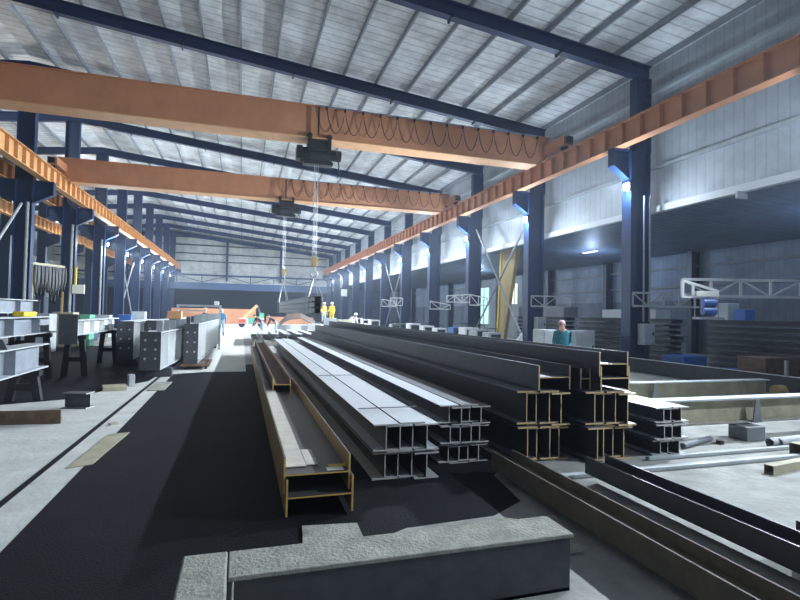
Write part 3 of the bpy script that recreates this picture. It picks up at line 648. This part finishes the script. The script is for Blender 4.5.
# welding machines along the right row
def welder(x, y, z, s, label, m_, rz=0):
    t = thing('welding_machine', label, 'machine', (x, y, z), rz, 'welding machines along the right columns')
    MB().bb(-.28*s,.28*s,-.3*s,.3*s,.12*s,.78*s).build('body', m_, t, bevel=.03)
    MB().bb(-.2*s,.2*s,-.32*s,-.3*s,.45*s,.7*s).build('front_panel', 'black', t)
    MB().tube([(-.22*s,0,.78*s),(-.22*s,0,.92*s),(.22*s,0,.92*s),(.22*s,0,.78*s)], .02, 6).build('handle', 'black', t)
    for sx in (-1,1):
        MB().tube([(sx*.24*s,-.2*s,.1*s),(sx*.3*s,-.2*s,.1*s)], .1*s, 12).build('wheel', 'black', t)
        MB().tube([(sx*.24*s,.2*s,.1*s),(sx*.3*s,.2*s,.1*s)], .1*s, 12).build('wheel', 'black', t)
    return t
wl = [(11.2,30.3,'white',1.3,'white welding machine below the arm of the fourth right column'),(11.2,28.2,'white',1.2,'white welding machine, next nearer to a blue one'),(11.2,25.6,'blue',1.35,'blue welding machine between white ones'),
      (11.2,24.1,'white',1.4,'white welding machine just nearer than the blue one'),(11.2,22.9,'whiteg',1.35,'pale grey welding machine near the bracing rods'),(11.3,21.7,'whiteg',1.2,'pale grey welding machine nearest the ochre post'),
      (11.2,33.0,'white',1.4,'white welding machine at the foot of the fourth right column'),(11.0,36.8,'whiteg',1.2,'pale grey welding machine between far right columns'),(11.0,43.0,'white',1.5,'white welding machine far back in a row, nearest of three'),(11.0,46.0,'white',1.5,'white welding machine far back in a row, middle of three'),(11.0,49.5,'white',1.6,'white welding machine far back in a row, last of three')]
for x, y, m_, s, lb in wl: welder(x, y, .0, s, lb, m_)
t = thing('work_table', 'plain steel work table between the fourth and fifth right columns', 'table', (11.6, 36.0, 0))
MB().bb(-.9,.9,-.5,.5,.95,1.02).build('table_top', 'grey', t)
for sx in (-1,1):
    for sy in (-1,1): MB().bb(sx*.8-.03,sx*.8+.03,sy*.4-.03,sy*.4+.03,0,.95).build('leg', 'grey', t)

# ------------------------------------------------------------------ left side: plate girders under work
def plate_girder(x, y, rz, L, w, h, z, label, studs, nst, top=True, grp='plate girders at left', face='greyd', web='white'):
    t = thing('plate_girder', label, 'plate girder', (x, y, z), rz, grp)
    MB().bb(-w/2, w/2, -.025, 0, 0, h).build('end_plate', face, t)
    MB().bb(-w/2, w/2, 0, L, 0, .025).build('bottom_flange', 'steell', t); MB().bb(-w/2, w/2, 0, L, h-.03, h-.005).build('top_flange', 'steell', t)
    MB().bb(-.01, .01, 0, L, .025, h-.03).build('web', web, t)
    for k in range(nst):
        yy = L * (k + 1) / (nst + 1)
        MB().bb(-w/2, w/2, yy-.01, yy+.01, .025, h-.03).build('stiffener', web, t)
    for k in range(studs):
        yy = .25 + (L-.5) * k / max(1, studs-1)
        MB().bb(w/2-.16, w/2-.02, yy-.012, yy+.012, h-.005, h+.26).build('lug_plate', 'whiteg', t); MB().bb(-w/2+.02, -w/2+.12, yy-.012, yy+.012, h-.005, h+.2).build('lug_plate', 'greyd', t)
    for sx in (-.25, .25):
        for k in range(3): MB().tube([(sx*w, -.028, h*(.3+.24*k)), (sx*w, -.024, h*(.3+.24*k))], .028, 12).build('bolt_hole', 'steell', t)
    return t
plate_girder(-2.06, 13.45, -R(3.2), 5.6, .46, .92, .24, 'plate girder with a bolted dark end plate beside the floor groove', 7, 5)
plate_girder(-1.36, 15.75, -R(1.0), 11.0, .38, 1.15, .16, 'taller plate girder with upright lugs, right of the bolted one', 10, 8)
for i, (x, y) in enumerate(((-1.95, 14.2), (-1.75, 18.0))): sleeper(x-.3, x+.3, y-.12, y+.12, .235, 'dark block under the bolted plate girder, %s' % ['front one', 'rear one'][i], 'greyd')
# trolley under girder B
t = thing('rail_trolley', 'low dark wheeled trolley under the taller plate girder', 'trolley', (-1.3, 16.3, 0))
MB().bb(-.3,.45,-.7,.9,.10,.155).build('deck', 'rust', t)
for sx in (-.2,.35):
    for sy in (-.5,0,.5): MB().tube([(sx-.04,sy,.09),(sx+.04,sy,.09)], .085, 12).build('wheel', 'black', t)
sleeper(-1.55, -1.05, 24.5, 24.8, .155, 'dark block under the far end of the taller plate girder', 'greyd')
sleeper(-1.84, -1.5, 11.7, 13.0, .02, 'thin pale plate lying beside the floor groove before the girders', 'concrete2')
# second row girders
def side_girder(x, y0, L, z, h, w, label, web='galv', end=True, capw=None):
    t = thing('plate_girder', label, 'plate girder', (x, y0, z), 0, 'grey girders at the far left')
    MB().bb(-w/2, w/2, 0, L, 0, .025).build('bottom_flange', 'steell', t); MB().bb(-w/2, w/2, 0, L, h-.025, h).build('top_flange', 'steell', t)
    MB().bb(-.012, .012, 0, L, .025, h-.025).build('web', web, t)
    if end:
        hh = end if isinstance(end, float) else 0
        MB().bb(-w/2-.05, w/2+.05, L, L+.03, -hh, h+.03).build('end_plate', 'greyd', t)
    for k in range(4): MB().bb(-w/2+.01, w/2-.01, L*(k+.7)/4.5, L*(k+.7)/4.5+.02, .025, h-.025).build('stiffener', web, t)
    return t
side_girder(-6.6, 12.0, 7.7, 1.50, .42, .3, 'topmost pale grey girder at the left edge, above eye level')
side_girder(-4.6, 8.5, 6.3, 1.08, .40, .36, 'grey girder with a pale flange just below eye level at left', 'galv', False)
side_girder(-3.7, 3.0, 8.4, .55, .46, .36, 'nearest pale girder at the left edge, below the others', 'galv', False)
side_girder(-3.95, 14.05, 4.5, 1.02, .38, .30, 'short pale girder whose near end carries a tall dark plate', 'white', False)
tag(MB().bb(-.2,.2,-.02,.0,0,.72).build('end_plate', 'greyd', None, (-3.95, 14.02, .82)), 'tall dark bolted plate clamped to the near end of the short pale girder', 'plate')
# stands that carry them
def trestle(x, y, h, w, label):
    t = thing('steel_trestle', label, 'trestle', (x, y, 0), 0, 'trestles under the girders')
    MB().bb(-w/2, w/2, -.08, .08, h-.1, h).build('head', 'black', t)  # black colour stands for the deep shade under the girders
    for s in (-1, 1): MB().bar((s*w*.45, 0, 0), (s*w*.3, 0, h-.1), .12).build('leg', 'black', t)
    MB().bb(-w*.42, w*.42, -.03, .03, h*.35, h*.35+.12).build('stretcher', 'black', t)
i = 0
for x, y, h in ((-6.6, 13, 1.5), (-6.6, 18.8, 1.5), (-4.6, 9.5, 1.08), (-4.6, 14.2, 1.08), (-3.7, 5.0, .55), (-3.7, 10.8, .55), (-3.95, 14.6, 1.02), (-3.95, 17.9, 1.02)):
    nm = {-6.6: 'topmost left girder', -4.6: 'girder just below eye level', -3.7: 'nearest left girder', -3.95: 'short pale girder'}[x]
    trestle(x, y, h - .001, .5, 'dark trestle under the %s, %s' % (nm, ['nearer one', 'farther one'][i % 2])); i += 1
# clamp on the near girder
t = thing('girder_clamp', 'trapezoid steel bracket standing on the nearest left girder', 'bracket', (-3.7, 9.6, 1.011))
MB().prism([(-.17,0),(.17,0),(.1,.16),(-.1,.16)], (0,-.02,0), (0,.02,0), (1,0,0), (0,0,1)).build('plate', 'greyd', t)
MB().prism([(-.3,0),(.3,0),(.15,.13),(-.15,.13)], (-.02,.05,0), (.02,.05,0), (0,1,0), (0,0,1)).build('rib', 'whiteg', t)
# upright end plates between
for i, (x, y, z, w, h) in enumerate(((-3.3, 17.0, .3, .45, 1.15), (-2.75, 18.6, .25, .5, 1.2), (-2.9, 24.0, .25, .5, 1.2))):
    t = plate_girder(x, y, 0, 4.5, w, h, z - .12, 'dark ended plate girder behind the bolted one, ' + ['leftmost of the three', 'middle one', 'farthest of the three'][i], 0, 4)
    sleeper(x-.3, x+.3, y+.3, y+.5, z-.13, 'low block under a dark ended plate girder, ' + ['leftmost', 'middle', 'farthest'][i], 'greyd')
# things on the left lane
t = thing('angle_piece', 'brown rusty channel piece lying on the pale floor at left', 'steel piece', (-3.9, 8.75, 0), R(-4))
MB().bb(0,1.42,-.03,.0,0,.2).build('face', 'rust', t); MB().bb(0,1.3,0,.35,0,.02).build('base', 'greyd', t)
def hoff(x, y, rz, L, b, h, label, m_=('greyd','cutg')):
    tag(MB().prism(iprof(b,h,.012,.016), (0,0,0), (0,L,0), (1,0,0), (0,0,1), 0, 1).build('beam_offcut', list(m_), None, (x,y,0), rz), label, 'beam offcut')
hoff(-2.42, 9.9, R(75), .42, .26, .26, 'short dark H offcut with its end lit, on the pale lane')
hoff(-4.25, 11.2, R(95), 1.6, .2, .24, 'pale ended H offcut at the left edge on the dark floor', ('whiteg','steell'))
tag(MB().bb(-.22,.22,-.2,.2,0,.09).build('wood_block', 'beige', None, (-2.5, 12.0, 0), R(15), bevel=.01), 'low beige block on the pale lane behind the dark offcut', 'block')
tag(MB().bb(-.06,.06,-.1,.1,0,.26).build('steel_lug', 'whiteg', None, (-2.28, 12.5, 0), R(20), bevel=.01), 'small upright pale lug beside the floor groove', 'steel piece')
tag(MB().bb(-.05,.05,-.04,.04,0,.03).build('wood_chip', 'beige', None, (-1.75, 8.4, .0), R(35)), 'small chip of wood beside the floor groove', 'wood piece')
tag(slab('floor_plate', [(-1.72,6.2),(-1.5,6.3),(-1.42,7.8),(-1.66,7.75)], 0, .012, 'beige'), 'faint beige plate beside the floor groove, on the lane edge', 'plate')
# hanging cables between left columns
t = thing('cable_rack', 'pale rail between left columns that carries hanging black cables', 'rack', (-9.6, 28.3, 0))
MB().bar((0,0,3.75),(0,4.6,3.95),.12,.16).build('rail', 'beige', t)
for yy in (.1, 4.5): MB().bb(-.05,.05,yy-.05,yy+.05,0,3.75).build('post', 'ochre', t)
for k in range(9):
    y = 28.6 + k * .5; z1 = 3.72 + k*.02; dd = 1.6 + random.uniform(-.4,.3)
    pts = [(-.0,-.16,0),(-.03,-.15,-dd*.6),(0,-.02,-dd),(.03,.12,-dd*.55),(0,.15,-.0)]
    tag(MB().tube(pts, .07, 7).build('hanging_cable', 'black' if k % 3 else 'greyd', None, (-9.48, y, z1)), 'looped black cable hanging from the pale rail, %s from the left' % ORD[k], 'cable', 'cables hanging from the rail')
for i, (x, y, w, h, m_, lb) in enumerate(((-7.3,22.5,.9,1.45,'whiteg','pale machine box standing behind the topmost left girder'),(-7.3,25.5,.8,1.5,'beige','beige machine box beside the second middle row column'),(-6.6,26.0,.4,1.4,'green','small greenish machine box among the left machines'),(-7.6,30,.8,1.35,'navy','navy machine box between the left columns'),(-7.8,34,.8,1.3,'whiteg','pale machine box farther along the left columns'),(-7.4,38,.8,1.3,'blue','blue machine box farther along the left columns'),(-7.6,44,.9,1.5,'whiteg','far pale machine box along the left columns'))):
    cabinet(x, y, 0, w, .8, h, 0, lb, m_, 'machine_cabinet', 'machine', 'machine boxes along the left columns')
tag(MB().bb(-.12,.12,-.35,.35,0,.11).build('yellow_clamp', 'yellow', None, (-4.6, 13.3, 1.482), bevel=.03), 'yellow clamp block lying on the grey girder at left', 'clamp')
# equipment on top of girders
t = thing('portal_frame', 'thin pale portal frame of a welding rig above the plate girders', 'welding rig', (-1.75, 23.55, 0))
MB().bb(-.9,.9,-.04,.04,1.85,1.93).build('crossbar', 'whiteg', t)
for s in (-.85,.85): MB().bb(s-.04,s+.04,-.04,.04,0,1.85).build('post', 'whiteg', t)
MB().bb(.6,.8,-.08,.08,1.93,2.1).build('camera_head', 'white', t, bevel=.02)
MB().bb(-.6,.3,-.05,.05,1.65,1.7).build('lower_bar', 'whiteg', t)
t = thing('orange_feed_unit', 'orange box unit standing on the bolted plate girder', 'machine', (-1.95, 17.0, 1.157))
MB().bb(-.2,.2,-.15,.15,.26,.5).build('body', 'orangel', t, bevel=.02); MB().bb(-.15,.15,-.1,.1,0,.26).build('stand', 'greyd', t)
# ------------------------------------------------------------------ far end
tag(MB().bb(-9,2.6,-.5,.5,0,1.0).build('orange_girder', 'orange', None, (0, 70.5, 0)), 'long orange box girder lying across the far end, lower one', 'girder', 'orange girders at the far end')
tag(MB().bb(-8.5,1.8,-.4,.4,0,.95).build('orange_girder', 'orange', None, (0, 70.6, 1.001)), 'orange box girder lying on another at the far end, left part', 'girder', 'orange girders at the far end')
tag(MB().bb(3.2,9.5,-.5,.5,0,1.0).build('orange_girder', 'orange', None, (0, 71.5, 0)), 'rust orange girder at the far end behind the hanging load', 'girder', 'orange girders at the far end')
t = thing('loader_crane', 'far machine with a raised tan boom and a red and white body', 'machine', (1.0, 56, 0)); t.scale = (.8,.8,.8)
MB().bb(-1.6,1.6,-.6,.6,.5,1.2).build('body', 'white', t, bevel=.05); MB().bb(-1.6,-.7,-.65,-.6,.6,1.1).build('red_panel', 'red', t); MB().bb(.7,1.6,-.65,-.6,.6,1.1).build('red_panel', 'red', t)
MB().bb(-.4,.4,-.66,-.6,.55,1.25).build('green_panel', 'green', t)
MB().bar((-1.0,0,1.2),(.7,0,2.9),.36,.36).build('boom', 'orangel', t); MB().bar((.7,0,2.9),(1.1,0,1.9),.3).build('stick', 'greyd', t)
MB().bb(1.0,1.6,-.3,.3,1.2,1.9).build('cab', 'green', t)
for x in (-1.2,1.2): MB().tube([(x,-.5,.4),(x,.5,.4)], .4, 16).build('wheel', 'black', t)
t = thing('scrap_heap', 'arched brown bundle of scrap bars beyond the crouching workers', 'scrap', (4.6, 47, 0))
for k in range(9):
    MB().tube([(-1.4+k*.03, k*.06, .4+random.uniform(0,.4)), (-.6, k*.1, 1.0+k*.06), (.6, k*.1, 1.2+k*.05), (1.9, k*.07, .5+k*.05)], .06, 6).build('scrap_bar', 'rust' if k % 3 else 'greyd', t)
MB().bb(-1.5,2,-.3,1.0,0,.5).build('scrap_bin', 'grey', t)
for i in range(9):
    x = .6 + (i % 3) * 1.7; y = 26.3 + (i // 3) * 3.4
    tag(MB().bb(0,1.6,0,.3,0,.28).build('cross_timber', 'whiteg' if i % 2 else 'concrete2', None, (x, y, 0), R(random.uniform(-4,4))), 'pale bearer on the floor behind the stacks, %s row, %s' % (['nearest','middle','farthest'][i//3], ['left','centre','right'][i%3]), 'bearer', 'bearers behind the stacks')
for i in range(6):
    beam('steel_beam', 'pale topped beam lying beyond the near stacks, %s from the left' % ORD[i], 1.0 + i * .62, 26.2, 33, .285, .32, .3, 'beams beyond the near stacks', mats=('lit_tops', 'cutg'))
for i in range(5):
    beam('steel_beam', 'dark beam in the low far pile at right, %s from the left' % ORD[i], 5.6 + i*.34, 26.9, 33.2, .0, .3, .3, 'low far pile at right', mats=('lit_tops', 'cutg'))
for i in range(5):
    beam('steel_beam', 'dark beam in the low far pile at right, second layer, %s from the left' % ORD[i], 5.6 + i*.34, 27.1, 33.2, .301, .3, .3, 'low far pile at right', mats=('lit_tops', 'cutg'))

# ------------------------------------------------------------------ people
def skin_mesh(verts, edges, radii, sub=2):
    me = bpy.data.meshes.new('tmp'); me.from_pydata(verts, edges, [])
    o = bpy.data.objects.new('tmp', me); COL.objects.link(o)
    o.modifiers.new('s', 'SKIN'); 
    sv = me.skin_vertices[0].data
    for i, r_ in enumerate(radii): sv[i].radius = (r_, r_) if not isinstance(r_, tuple) else r_; sv[i].use_root = (i == 0)
    sb = o.modifiers.new('d', 'SUBSURF'); sb.levels = sub; sb.render_levels = sub
    dg = bpy.context.evaluated_depsgraph_get(); dg.update()
    res = bpy.data.meshes.new_from_object(o.evaluated_get(dg)); bpy.data.objects.remove(o); bpy.data.meshes.remove(me)
    return res
def ellip(c, r, mname, m_, parent, seg=16, rings=10, cut=None):
    bm = bmesh.new(); bmesh.ops.create_uvsphere(bm, u_segments=seg, v_segments=rings, radius=1)
    if cut is not None: bmesh.ops.delete(bm, geom=[v for v in bm.verts if v.co.z < cut], context='VERTS')
    for v in bm.verts: v.co = Vector((v.co.x*r[0]+c[0], v.co.y*r[1]+c[1], v.co.z*r[2]+c[2]))
    me = bpy.data.meshes.new(mname); bm.to_mesh(me); bm.free(); me.materials.append(M[m_])
    for p in me.polygons: p.use_smooth = True
    o = bpy.data.objects.new(mname, me); COL.objects.link(o); o.parent = parent; return o
def person(label, loc, rz, pose, top, legs, hat, hatm='white', scale=1.0):
    t = thing('person', label, 'person', loc, rz); t.scale = (scale,)*3
    P = dict(pel=(0,0,.93), ch=(0,.0,1.18), sh=(0,0,1.40), nk=(0,-.01,1.50), hd=(0,-.02,1.62), hdt=(0,-.02,1.70),
             Ls=(-.18,0,1.40), Le=(-.23,.0,1.13), Lw=(-.22,-.12,.90), Lh=(-.21,-.17,.83), Rs=(.18,0,1.40), Re=(.23,0,1.13), Rw=(.22,-.12,.90), Rh=(.21,-.17,.83),
             Lp=(-.10,0,.88), Lk=(-.11,-.02,.48), La=(-.11,.02,.09), Lt=(-.12,-.15,.04), Rp=(.10,0,.88), Rk=(.11,-.02,.48), Ra=(.11,.02,.09), Rt=(.12,-.15,.04))
    P.update(pose)
    names = list(P); idx = {n: i for i, n in enumerate(names)}
    E = [('pel','ch'),('ch','sh'),('sh','nk'),('nk','hd'),('hd','hdt'),('sh','Ls'),('Ls','Le'),('Le','Lw'),('Lw','Lh'),('sh','Rs'),('Rs','Re'),('Re','Rw'),('Rw','Rh'),
         ('pel','Lp'),('Lp','Lk'),('Lk','La'),('La','Lt'),('pel','Rp'),('Rp','Rk'),('Rk','Ra'),('Ra','Rt')]
    rad = dict(pel=(.145,.115), ch=(.15,.115), sh=(.125,.10), nk=.058, hd=(.088,.10), hdt=(.075,.085), Ls=.068, Le=.048, Lw=.034, Lh=.030, Rs=.068, Re=.048, Rw=.034, Rh=.030,
               Lp=.095, Lk=.066, La=.048, Lt=.042, Rp=.095, Rk=.066, Ra=.048, Rt=.042)
    me = skin_mesh([P[n] for n in names], [(idx[a], idx[b]) for a, b in E], [rad[n] for n in names])
    for m_ in ('skin', top, legs, 'black'): me.materials.append(M[m_])
    grp = {}
    for n in names: grp[n] = 0 if n in ('nk','hd','hdt','Lh','Rh') else (1 if n in ('ch','sh','Ls','Rs','Le','Re','Lw','Rw') else (3 if n in ('La','Ra','Lt','Rt') else 2))
    for p in me.polygons:
        best = min(names, key=lambda n: (Vector(P[n]) - p.center).length - (rad[n] if not isinstance(rad[n], tuple) else max(rad[n])) * .6)
        gm = grp[best]
        p.material_index = gm; p.use_smooth = True
    me.name = 'body'; b = bpy.data.objects.new('body', me); COL.objects.link(b); b.parent = t
    h = Vector(P['hd'])
    hc = (h.x, h.y, h.z + .05)
    # face
    f = h + Vector((0, -.10, .02))
    ellip((f.x, f.y-.012, f.z-.005), (.014,.022,.022), 'nose', 'skin', b, 10, 6)
    for s in (-1, 1):
        ellip((f.x+s*.034, f.y+.008, f.z+.03), (.013,.009,.008), 'eye', 'black', b, 8, 6); ellip((h.x+s*.092, h.y+.0, h.z+.02), (.012,.022,.032), 'ear', 'skin', b, 8, 6)
    ellip((f.x, f.y+.004, f.z-.045), (.026,.01,.007), 'mouth', 'red', b, 8, 6)
    # hands: five fingers each
    for s, w, hh in ((-1,'Lw','Lh'), (1,'Rw','Rh')):
        a, c = Vector(P[w]), Vector(P[hh]); d = (c - a).normalized(); side = d.cross(Vector((0,0,1)) if abs(d.z) < .9 else Vector((1,0,0))).normalized()
        up = side.cross(d)
        mb = MB()
        for q, L in enumerate((.07,.08,.075,.06)):
            o_ = c + side * (q - 1.5) * .018
            mb.tube([o_, o_ + d*L*.6, o_ + d*L*.9 - up*.03], [.009,.008,.006], 6)
        mb.tube([c - side*.02, c - side*.055 + d*.03, c - side*.05 + d*.055], [.011,.009,.007], 6)
        mb.build('fingers', 'skin', b, smooth=True)
    if hat == 'helmet':
        hb = ellip((hc[0], hc[1], hc[2]), (.115,.13,.12), 'helmet', hatm, t, 18, 12, -.05)
        ellip((hc[0], hc[1]-.03, hc[2]), (.125,.155,.012), 'brim', hatm, hb, 18, 6)
    else:
        ellip((hc[0], hc[1]+.012, hc[2]), (.1,.112,.10), 'hair' if hat == 'hair' else 'cap', hatm, t, 16, 10, -.1)
    return t
bend = dict(ch=(0,-.20,1.10), sh=(0,-.42,1.20), nk=(0,-.50,1.26), hd=(0,-.58,1.34), hdt=(0,-.62,1.42), Ls=(-.18,-.42,1.2), Le=(-.22,-.50,.93), Lw=(-.15,-.62,.72), Lh=(-.13,-.66,.65), Rs=(.18,-.42,1.2), Re=(.22,-.5,.93), Rw=(.15,-.62,.72), Rh=(.13,-.66,.65), Lk=(-.14,-.06,.48), Rk=(.14,-.06,.48))
person('person in blue overalls and pale cap walking along the lit lane far back', (-1.25, 36.0, 0), R(180), dict(Rk=(.11,-.1,.5), Ra=(.11,-.12,.1), Rt=(.12,-.26,.05)), 'bluecloth', 'jean', 'helmet', 'white', 1.02)
person('person in a dark top bending forward, left of the two crouching workers', (1.4, 37.0, 0), R(-75), bend, 'darkcloth', 'jean', 'hair', 'hair')
person('person in dark top and pale trousers bending, right of the two crouching workers', (2.4, 37.6, 0), R(-100), bend, 'darkcloth', 'jean', 'hair', 'rust')
person('person in dark clothes standing left of the worker in blue', (-2.35, 36.5, 0), R(60), {}, 'darkcloth', 'darkcloth', 'helmet', 'orangel', 1.05)
person('person in teal shirt and pinkish cap beside grey cabinets, looking down', (7.75, 11.1, 0), R(-35), dict(nk=(0,-.04,1.50), hd=(-.02,-.09,1.61), hdt=(-.03,-.11,1.69), Lw=(-.14,-.2,1.0), Lh=(-.10,-.26,.97), Rw=(.12,-.2,1.0), Rh=(.08,-.26,.97)), 'teal', 'darkcloth', 'cap', 'pink', .93)
for i, (x, y, w, h, m_) in enumerate(((4.6,33.5,.9,.95,'white'),(5.7,34.2,.8,1.35,'whiteg'),(6.7,34.6,.9,1.25,'beige'),(7.8,33.8,.8,1.0,'white'),(3.4,35.2,.8,.8,'whiteg'))):
    cabinet(x, y, 0 if y > 37 else .0 if x < 5 else .0, w, .6, h, R(i * 9 - 15), 'pale equipment crate in front of the workers in yellow, %s from the left' % ['second','third','fourth','fifth','first'][i], m_, 'equipment_crate', 'crate', 'pale crates beyond the stacks')
tag(MB().bb(5.2,7.4,-.6,.6,0,.78).build('work_platform', 'whiteg', None, (0,38.1,0)), 'low pale work platform under the two workers in yellow', 'platform')
person('person in yellow jacket and white helmet, left of the two on the platform', (5.85, 38.0, .78), R(20), {}, 'yellow', 'whiteg', 'helmet', 'white', .95)
person('person in yellow jacket and white helmet, right of the two on the platform', (6.5, 38.3, .78), R(-30), dict(Lw=(-.2,-.25,1.05), Lh=(-.18,-.33,1.05)), 'yellow', 'yellow', 'helmet', 'white', .97)
person('person in white bending over far back by the right columns', (7.6, 37.0, .0), R(30), bend, 'white', 'jean', 'helmet', 'white', 1.15)
